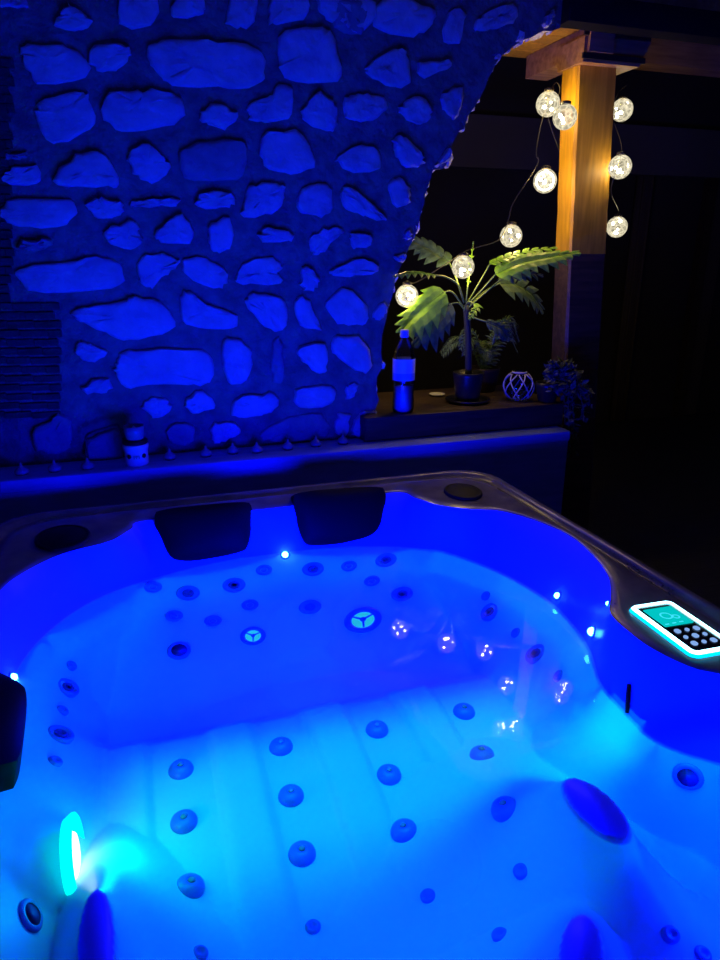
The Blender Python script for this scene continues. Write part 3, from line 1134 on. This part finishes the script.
# ceramic jar with a dark collar and glass cup
jb = atz(137.5, 464, P_Z)
jb = Vector((jb.x, 2.89, P_Z))
root = tag(empty('ceramic_jar', jb), 'pale ceramic jar lantern with dark holes and black collar on the ledge', 'jar')
MB().lathe([(.038, 0), (.045, .004), (.047, .03), (.046, .055), (.050, .072), (.052, .085), (.046, .092), (.03, .092)], jb, 28).build('body', M['ceramic'], root)
for a in (-128, -52):
    t = math.radians(a)
    q = jb + Vector((.0455 * math.cos(t), .0455 * math.sin(t), .045))
    d = Vector((math.cos(t), math.sin(t), 0))
    bb = MB()
    s1, s2 = Vector((-d.y, d.x, 0)), Vector((0, 0, 1))
    bb.loft([[q + d * e + (s1 * math.cos(k * math.pi / 8) + s2 * math.sin(k * math.pi / 8)) * .009 for k in range(16)] for e in (-.002, .003)], 0, True, True)
    bb.build('hole', M['hole'], root)
bb = MB()
for k in range(5):
    bb.box(jb.x - .012 + k * .005, jb.x - .009 + k * .005, jb.y - .0485, jb.y - .044, jb.z + .036 + (k % 2) * .006, jb.z + .05)
bb.build('relief_mark', M['jetdark'], root, False)
MB().lathe([(.047, .091), (.050, .094), (.050, .106), (.044, .108)], jb, 28).build('collar', M['hole'], root)
MB().lathe([(.03, .106), (.036, .115), (.04, .14), (.041, .165), (.038, .165), (.037, .14), (.033, .118), (.001, .112)], jb, 24, cap0=False).build('glass_cup', M['frost'], root)
MB().lathe([(.012, .112), (.012, .145), (.006, .16), (.0005, .165)], jb, 12).build('candle', M['ceramic'], root)
# cable arching from the jar top to the ledge
k3 = atz(88, 468.5, P_Z)
k3 = Vector((k3.x, 2.93, P_Z))
cp = [Vector((k3.x - .0, 2.96, P_Z + .004)), aty(87, 450, 2.96), aty(86, 437, 2.96), aty(92, 432, 2.95), aty(105, 428, 2.95), aty(118, 425, 2.94), Vector((jb.x - .045, 2.905, P_Z + .1))]
tag(MB().tube(crv(cp, 6), .0045, 8).build('cable', M['wire'], None, True, origin=cp[0]), 'thin dark cable arching from the jar down to the ledge', 'cable')

# ================================================================== THINGS ON THE SILL
# water bottle
bp_ = atz(403, 412, S_Z)
bp_ = Vector((bp_.x, max(bp_.y, S_Y + .06), S_Z))
H = aty(403, 331, bp_.y).z - S_Z
k = H / .33
root = tag(empty('water_bottle', bp_), 'clear plastic water bottle with blue label and cap on the dark sill', 'bottle')
prof = [(.030, 0), (.041, .004), (.045, .016), (.044, .05), (.042, .075), (.044, .1), (.045, .17), (.045, .215), (.040, .25), (.028, .28), (.017, .297), (.0145, .303), (.0145, .312)]
MB().lathe([(r * k, z * k) for r, z in prof], bp_, 28, cap1=False).build('bottle_body', M['bottle'], root)
MB().lathe([(r * k, z * k) for r, z in ((.028, .004), (.0405, .02), (.040, .06), (.040, .11))], bp_, 24).build('bottle_water', M['bwater'], root)
MB().lathe([(.0462 * k, .165 * k), (.0462 * k, .222 * k)], bp_, 28, cap0=False, cap1=False).build('label_band', M['labelpale'], root)
MB().lathe([(.0458 * k, .135 * k), (.0462 * k, .165 * k)], bp_, 28, cap0=False, cap1=False).build('label_stripe', M['label'], root)
cb = MB().lathe([(.0175 * k, .305 * k), (.0178 * k, .31 * k), (.0175 * k, .332 * k), (.014 * k, .336 * k), (.0005, .336 * k)], bp_, 20)
cb.build('cap', M['cap'], root)


# lobed leaves
def frond(mb, path, width, lobes, droop=.25, mi=0, lobew=.35, plane=None, fold=.1):
    """pinnate leaf along a path: midrib + pairs of pointed lobes"""
    pts = crv(path, 10)
    nP = len(pts)
    mb.tube(pts, [.0035 * (1 - .7 * i / nP) + .0008 for i in range(nP)], 6, mi)
    pl = Vector(plane) if plane else Vector((0, 0, 1))
    for i in range(lobes):
        t = .06 + .94 * i / (lobes - 1)
        f = t * (nP - 1)
        a = int(min(f, nP - 2))
        p = pts[a].lerp(pts[a + 1], f - a)
        tg = (pts[a + 1] - pts[a]).normalized()
        sidev = tg.cross(pl)
        if sidev.length < .1:
            sidev = Vector((1, 0, 0))
        sidev.normalize()
        up = sidev.cross(tg)
        prof = math.sin(math.pi * min(1, .22 + .72 * t)) ** .7
        L0 = width * prof
        for sg in (-1, 1):
            L_ = L0 * random.uniform(.85, 1.1)
            d = (sidev * sg + tg * (.45 + .5 * t)).normalized()
            wv = tg * (width * lobew * .5)
            jit = random.uniform(-.08, .08)
            tip = p + d * L_ - Vector((0, 0, droop * L_)) + up * (fold + jit) * L_
            mid = p + d * L_ * .62 - Vector((0, 0, droop * L_ * .3)) + up * fold * L_ * .9
            q = p + d * L_ * .28 - Vector((0, 0, droop * L_ * .05)) + up * fold * L_ * .6
            vs = [p - wv * .6, q - wv * .75, mid - wv * .7, tip, mid + wv * .55, q + wv * .7, p + wv * .6, q + up * .002, mid + up * .002]
            mb.add(vs, [(0, 1, 7), (0, 7, 6), (6, 7, 5), (1, 2, 8, 7), (7, 8, 4, 5), (2, 3, 8), (8, 3, 4)], mi)
    return mb


pot_c = atz(468, 402, S_Z)
pot_c = Vector((pot_c.x, 3.12, S_Z))
PYp = pot_c.y


def pl(px, py, dy=0):
    return aty(px, py, PYp + dy)


root = tag(empty('potted_philodendron', pot_c), 'tall potted plant with deeply lobed bright green leaves behind the bottle on the sill', 'plant')
pr_ = .075
MB().lathe([(.05, 0), (.058, .006), (.072, .10), (.078, .135), (.08, .15), (.074, .152), (.07, .135), (.001, .132)], pot_c, 28).build('pot', M['pot'], root)
MB().lathe([(.07, .128), (.04, .136), (.0005, .138)], pot_c, 20, cap0=False).build('soil', M['soil'], root)
MB().lathe([(.07, 0), (.105, .004), (.115, .018), (.11, .02), (.1, .009), (.06, .006)], pot_c, 28).build('saucer', M['pot'], root)
crown = pl(466, 305)
base = pot_c + Vector((0, 0, .13))
sb = MB().tube(crv([base, base.lerp(crown, .5) + Vector((.006, 0, 0)), crown], 6), [.017] * 6 + [.016] * 6 + [.012], 10)
sb.build('stem', M['darkstem'], root)
leafs = [
    # path px (petiole start -> leaf), dy list, width, lobes, petiole points count, material, plane
    ([(466, 303), (468, 285), (471, 262), (473, 243)], [0, 0, .01, .02], .018, 7, 'leaf', (0, -1, 0), 1),
    ([(464, 302), (458, 285), (446, 277), (434, 275), (415, 273), (396, 276)], [0, -.02, -.06, -.10, -.14, -.17], .05, 10, 'leaf', (0, -.25, 1), 3),
    ([(464, 303), (455, 275), (449, 262), (436, 253), (424, 246), (411, 240)], [0, .05, .1, .14, .17, .2], .075, 8, 'leafdark', (.2, -1, .25), 2),
    ([(463, 306), (452, 292), (442, 293), (429, 303), (416, 315), (404, 328)], [0, -.01, -.02, -.03, -.04, -.05], .11, 9, 'leaf', (0, -.9, .6), 2),
    ([(464, 309), (458, 303), (448, 305), (440, 315), (430, 327), (418, 340)], [0, -.01, -.02, -.03, -.04, -.04], .10, 8, 'leafdark', (0, -.9, .5), 2),
    ([(464, 311), (468, 302), (475, 304), (478, 307), (474, 312), (470, 318)], [0, -.04, -.08, -.1, -.12, -.13], .03, 6, 'leaf', (0, -.6, 1), 2),
    ([(468, 302), (478, 285), (490, 264), (508, 257), (530, 251), (553, 248)], [0, -.01, -.02, -.03, -.04, -.05], .06, 11, 'leaf', (0, -.35, 1), 2),
    ([(468, 304), (480, 292), (496, 274), (518, 264), (545, 258), (574, 253)], [0, -.02, -.06, -.09, -.12, -.14], .085, 12, 'leaf', (0, -.7, .9), 2),
    ([(469, 306), (484, 292), (500, 283), (515, 284), (530, 293), (540, 306)], [0, .04, .08, .1, .12, .13], .1, 9, 'leafdark', (0, -.8, .6), 2),
    ([(468, 308), (477, 300), (492, 287), (505, 276), (520, 272), (540, 275)], [0, -.02, -.04, -.05, -.06, -.07], .05, 8, 'leafdark', (0, -.8, .6), 3),
    ([(467, 312), (475, 318), (487, 322), (500, 328), (508, 337)], [0, -.05, -.09, -.11, -.12], .05, 7, 'leafdark', (0, -.8, .5), 2),
]
for pth, dys, wd, nl_, mt, pln, k0 in leafs:
    P3 = [pl(x, y, d) for (x, y), d in zip(pth, dys)]
    bb = MB()
    pet = crv(P3[:k0 + 1], 8)
    frond(bb, P3[k0:], wd * 1.1, max(6, int(nl_ * .75)), .3, 0, .8, pln, .12)
    lo = bb.build('leaf', M[mt], root, False)
    MB().tube(pet, .004, 7).build('petiole', M['stem'], lo)

# fern behind to the right
fc = Vector((pot_c.x + .22, 3.36, S_Z))
root = tag(empty('potted_fern', fc), 'dark green fern in a brown pot behind the roped glass lantern', 'fern')
MB().lathe([(.055, 0), (.062, .006), (.08, .11), (.085, .13), (.078, .13), (.074, .115), (.001, .112)], fc, 26).build('pot', M['terracotta'], root)
MB().lathe([(.073, .11), (.04, .118), (.0005, .12)], fc, 18, cap0=False).build('soil', M['soil'], root)
for k in range(14):
    a = k * 2.399 + .3
    R_ = random.uniform(.16, .25)
    h_ = random.uniform(.12, .28)
    d = Vector((math.cos(a), math.sin(a) * .45, 0))
    s0 = fc + Vector((0, 0, .115)) + d * .02
    P3 = [s0, s0 + d * R_ * .3 + Vector((0, 0, h_ * .8)), s0 + d * R_ * .7 + Vector((0, 0, h_)), s0 + d * R_ + Vector((0, 0, h_ * .6))]
    bb = MB()
    frond(bb, P3, .06, 16, .3, 0, .22, (0, -.2, 1), .05)
    bb.build('frond', M['leafdark'], root, False)

# rope-netted glass lantern
lc = atz(519, 389, S_Z)
lc = aty(519, 380, 3.08)
lc.z = S_Z
lr = .075
root = tag(empty('glass_lantern', lc), 'round blue glass lantern wrapped in pale rope net on the sill', 'lantern')
cc = lc + Vector((0, 0, lr * .95))
MB().lathe([(.035, -lr * .93)] + [(lr * math.sin(t), -lr * math.cos(t)) for t in [math.radians(a) for a in range(30, 156, 9)]] + [(.03, lr * .95), (.033, lr * 1.08)], cc, 26, cap1=False).build('globe', M['blueglass'], root)
bb = MB()
for sgn in (-1, 1):
    for k in range(7):
        a0 = k * 2 * math.pi / 7
        pts = []
        for i in range(15):
            t = math.radians(28 + 118 * i / 14)
            a = a0 + sgn * 1.25 * i / 14
            pts.append(cc + Vector(((lr + .003) * math.sin(t) * math.cos(a), (lr + .003) * math.sin(t) * math.sin(a), -(lr + .003) * math.cos(t))))
        bb.tube(pts, .0032, 6)
bb.lathe([(.033, lr * .9), (.039, lr * .93), (.039, lr), (.033, lr * 1.02)], cc, 20, cap0=False, cap1=False)
bb.build('rope_net', M['rope'], root)

# small white dish left of the pot
dc = atz(437, 396, S_Z)
dc = Vector((dc.x, dc.y, S_Z))
root = MB().lathe([(.02, 0), (.028, .003), (.042, .012), (.040, .013), (.026, .006), (.001, .005)], dc, 24).build('small_dish', M['white'], None, True, origin=dc)
tag(root, 'small white dish lying on the sill left of the plant pot', 'dish')

# trailing plant at the right end of the sill
ic = Vector((1.985, 2.995, S_Z))
root = tag(empty('trailing_plant', ic), 'trailing pale-leaved plant spilling over the right end of the sill', 'plant')
MB().lathe([(.04, 0), (.045, .005), (.058, .08), (.062, .1), (.056, .1), (.053, .085), (.001, .082)], ic, 24).build('pot', M['pot'], root)
bb = MB()
bs = MB()
for k in range(26):
    a = random.uniform(-2.6, .9)
    d = Vector((math.cos(a) * .6 + .45, math.sin(a) * .6, 0))
    ln = random.uniform(.08, .2)
    s0 = ic + Vector((0, 0, .09))
    hang = random.uniform(.02, .38) if d.x > .35 else random.uniform(-.06, .03)
    P3 = [s0, s0 + d * ln * .5 + Vector((0, 0, random.uniform(.04, .12))), s0 + d * ln + Vector((0, 0, random.uniform(-.02, .06))), s0 + d * (ln * 1.15) + Vector((.02, -.02, -hang))]
    pts = crv(P3, 6)
    bs.tube(pts, .002, 5)
    for p in pts[3:]:
        for q in range(2):
            dd = Vector((random.gauss(0, 1), random.gauss(0, 1), random.gauss(0, .6))).normalized()
            s_ = random.uniform(.014, .026)
            up = dd.cross(Vector((random.gauss(0, 1), random.gauss(0, 1), random.gauss(0, 1)))).normalized()
            c = p + dd * s_ * .8
            vs = [p, c + up * s_ * .6, c + dd * s_ * .9 + up * s_ * .25, c + dd * s_ * 1.3, c + dd * s_ * .9 - up * s_ * .25, c - up * s_ * .6, c + dd * s_ * .3 + dd.cross(up) * s_ * .15]
            bb.add(vs, [(0, 1, 6), (1, 2, 6), (2, 3, 6), (3, 4, 6), (4, 5, 6), (5, 0, 6)])
bs.build('stems', M['leafdark'], root)
bpy.data.objects['stems'].name = 'stem_cluster'
bb.build('foliage', M['ivy'], root, False)

# ================================================================== STRING OF GLOBES
gl = [(548, 104, 3.16), (565, 117, 3.08), (622, 110, 3.38), (545, 181, 3.13), (620, 167, 3.08), (617, 227, 3.38), (511, 236, 3.16), (463, 267, 3.10), (407, 296, 3.12)]
gp = [aty(*g) for g in gl]
root = tag(empty('globe_string_light', gp[0]), 'string of crackled glass globe lights wound round the post and into the plant', 'string light')
order = [2, 4, 5]
path = [gp[2] + Vector((.02, .0, .12)), gp[2] + Vector((-.02, .02, .08)), Vector((PX1 + .03, PYF + .05, gp[2].z - .06)), gp[4] + Vector((0, 0, .075)), gp[4] + Vector((-.015, .03, -.1)), gp[5] + Vector((0, 0, .075)), gp[5] + Vector((0, .08, .0)),
        Vector((PX1 + .0, PYB + .06, gp[5].z + .15)), Vector((PX0 - .03, PYB + .03, gp[3].z + .3)), Vector((PX0 - .05, PYF + .06, gp[1].z + .13)), gp[0] + Vector((.03, .01, .085)), gp[0] + Vector((-.03, -.0, -.09)),
        Vector((gp[3].x - .06, gp[3].y, gp[3].z + .12)), gp[3] + Vector((-.05, 0, .07)), gp[6] + Vector((.0, 0, .15)), gp[6] + Vector((-.02, 0, .075)), gp[6] + Vector((-.08, -.02, -.02)),
        gp[7] + Vector((.03, .03, .075)), gp[7] + Vector((-.05, .06, .02)), gp[8] + Vector((.06, .04, .06)), gp[8] + Vector((.0, .02, .07))]
MB().tube(crv(path, 8), .0025, 6).build('wire', M['wire'], root)
GR = .058
for i, p in enumerate(gp):
    gr = GR * (.95 if i < 6 else .92)
    bb = MB().lathe([(max(.0005, gr * math.sin(math.radians(a))), -gr * math.cos(math.radians(a))) for a in range(0, 163, 9)] + [(gr * .3, gr * .98)], p, 24, cap1=False)
    g = bb.build('globe', M['globe'], root)
    MB().lathe([(.02, gr * .93), (.022, gr * .96), (.022, gr * 1.15), (.012, gr * 1.22), (.003, gr * 1.24)], p, 14).build('socket_cap', M['wire'], g)
    bb = MB()
    for q in range(5):
        v = Vector((random.gauss(0, 1), random.gauss(0, 1), random.gauss(0, 1) - .4)).normalized() * gr * random.uniform(.35, .72)
        bb.sphere(p + v, (.008 if q < 3 else .005), 8, 6)
    bb.build('led_cluster', M['led'], g)
    ld = bpy.data.lights.new('globe_glow', 'POINT')
    ld.color = (1, .64, .16)
    ld.energy = (2.6, .12, .5, 2.2, .45, .3, 1.6, 2.4, 2.2)[i]
    ld.shadow_soft_size = .004
    for q in range(2):
        lo = bpy.data.objects.new('globe_glow', ld)
        lo.location = p + (Vector((-.022, -.02, .012)) if q else Vector((.018, .01, -.022)))
        col.objects.link(lo)


# ================================================================== LIGHTS
def light(kind, name, loc, color, e, size=.1, direc=None, sy=None, spread=None, spot=None, blend=.5):
    l = bpy.data.lights.new(name, kind)
    l.color = color
    l.energy = e
    if kind == 'AREA':
        l.shape = 'RECTANGLE' if sy else 'SQUARE'
        l.size = size
        if sy: l.size_y = sy
        if spread: l.spread = math.radians(spread)
    else:
        l.shadow_soft_size = size
    if kind == 'SPOT':
        l.spot_size = math.radians(spot)
        l.spot_blend = blend
    o = bpy.data.objects.new(name, l)
    o.location = loc
    if direc:
        o.rotation_euler = Vector(direc).to_track_quat('-Z', 'Y').to_euler()
    col.objects.link(o)
    return o


# added blue fill lamps in and over the water, brightening the basin
light('POINT', 'tub_blue_fill', (.40, 1.72, .84), (0, .002, 1), 44, .12)
light('POINT', 'tub_blue_fill_front', (.5, 1.0, .84), (0, .002, 1), 9, .1)
light('POINT', 'tub_blue_fill_back', (.45, 2.0, .84), (0, .002, 1), 34, .12)
light('POINT', 'tub_blue_fill_under_water', (.45, 1.75, .69), (0, .002, 1), 14, .06)
light('POINT', 'seat_blue_fill_under_water', (1.06, .74, .70), (0, .035, 1), 5, .05)
# added unseen fill lights under the waterline, brightening the wall band
for a_, b_, e_ in (((1.0, 2.18), (1.15, 1.95), .05), ((1.16, 1.93), (1.175, 1.6), .09), ((1.17, 1.58), (1.07, 1.3), .07), ((.5, 2.31), (.98, 2.2), .06), ((.45, 2.31), (.03, 2.25), .05),
                   ((0.0, 2.24), (-.28, 1.98), .05), ((-.3, 1.95), (-.345, 1.6), .04), ((1.04, 1.26), (1.03, 1.06), .16), ((1.05, 1.02), (1.13, .93), .09)):
    A_, B_ = Vector((*a_, .724)), Vector((*b_, .724))
    o = light('AREA', 'waterline_fill', (A_ + B_) / 2, (0, .9, .6), e_ * (.5 if e_ > .045 else .42), (B_ - A_).length * 1.1, None, .09, spread=95)
    o.rotation_euler = (0, 0, math.atan2(B_.y - A_.y, B_.x - A_.x))

# added fill standing in for the basin's glow on the stone wall
light('AREA', 'basin_glow_fill', (.45, 1.2, .86), (0, .003, 1), 17, 1.0, (0, .85, .55), .08)
# added unseen green-blue fills facing down under the surface, brightening the foot well
light('AREA', 'footwell_fill', (.46, 1.40, .722), (0, .9, .5), 1.2, 1.12, (0, .0, -1), .42, spread=72)
light('AREA', 'near_footwell_fill', (.40, .95, .722), (0, .9, .5), .24, .9, (0, .0, -1), .3, spread=120)
light('AREA', 'side_footwell_fill', (.96, 1.16, .722), (0, .9, .6), .13, .12, (.2, .0, -1), .3, spread=120)
# green lamp on the left wall
light('POINT', 'lamp_beam', LAMP + Vector((.13, .0, .05)), (0, 1, .55), 1.1, .05)

# world: night
wd = bpy.data.worlds.new('night')
sc.world = wd
wd.use_nodes = True
wd.node_tree.nodes['Background'].inputs['Color'].default_value = (.6, .6, 1, 1)
wd.node_tree.nodes['Background'].inputs['Strength'].default_value = .006
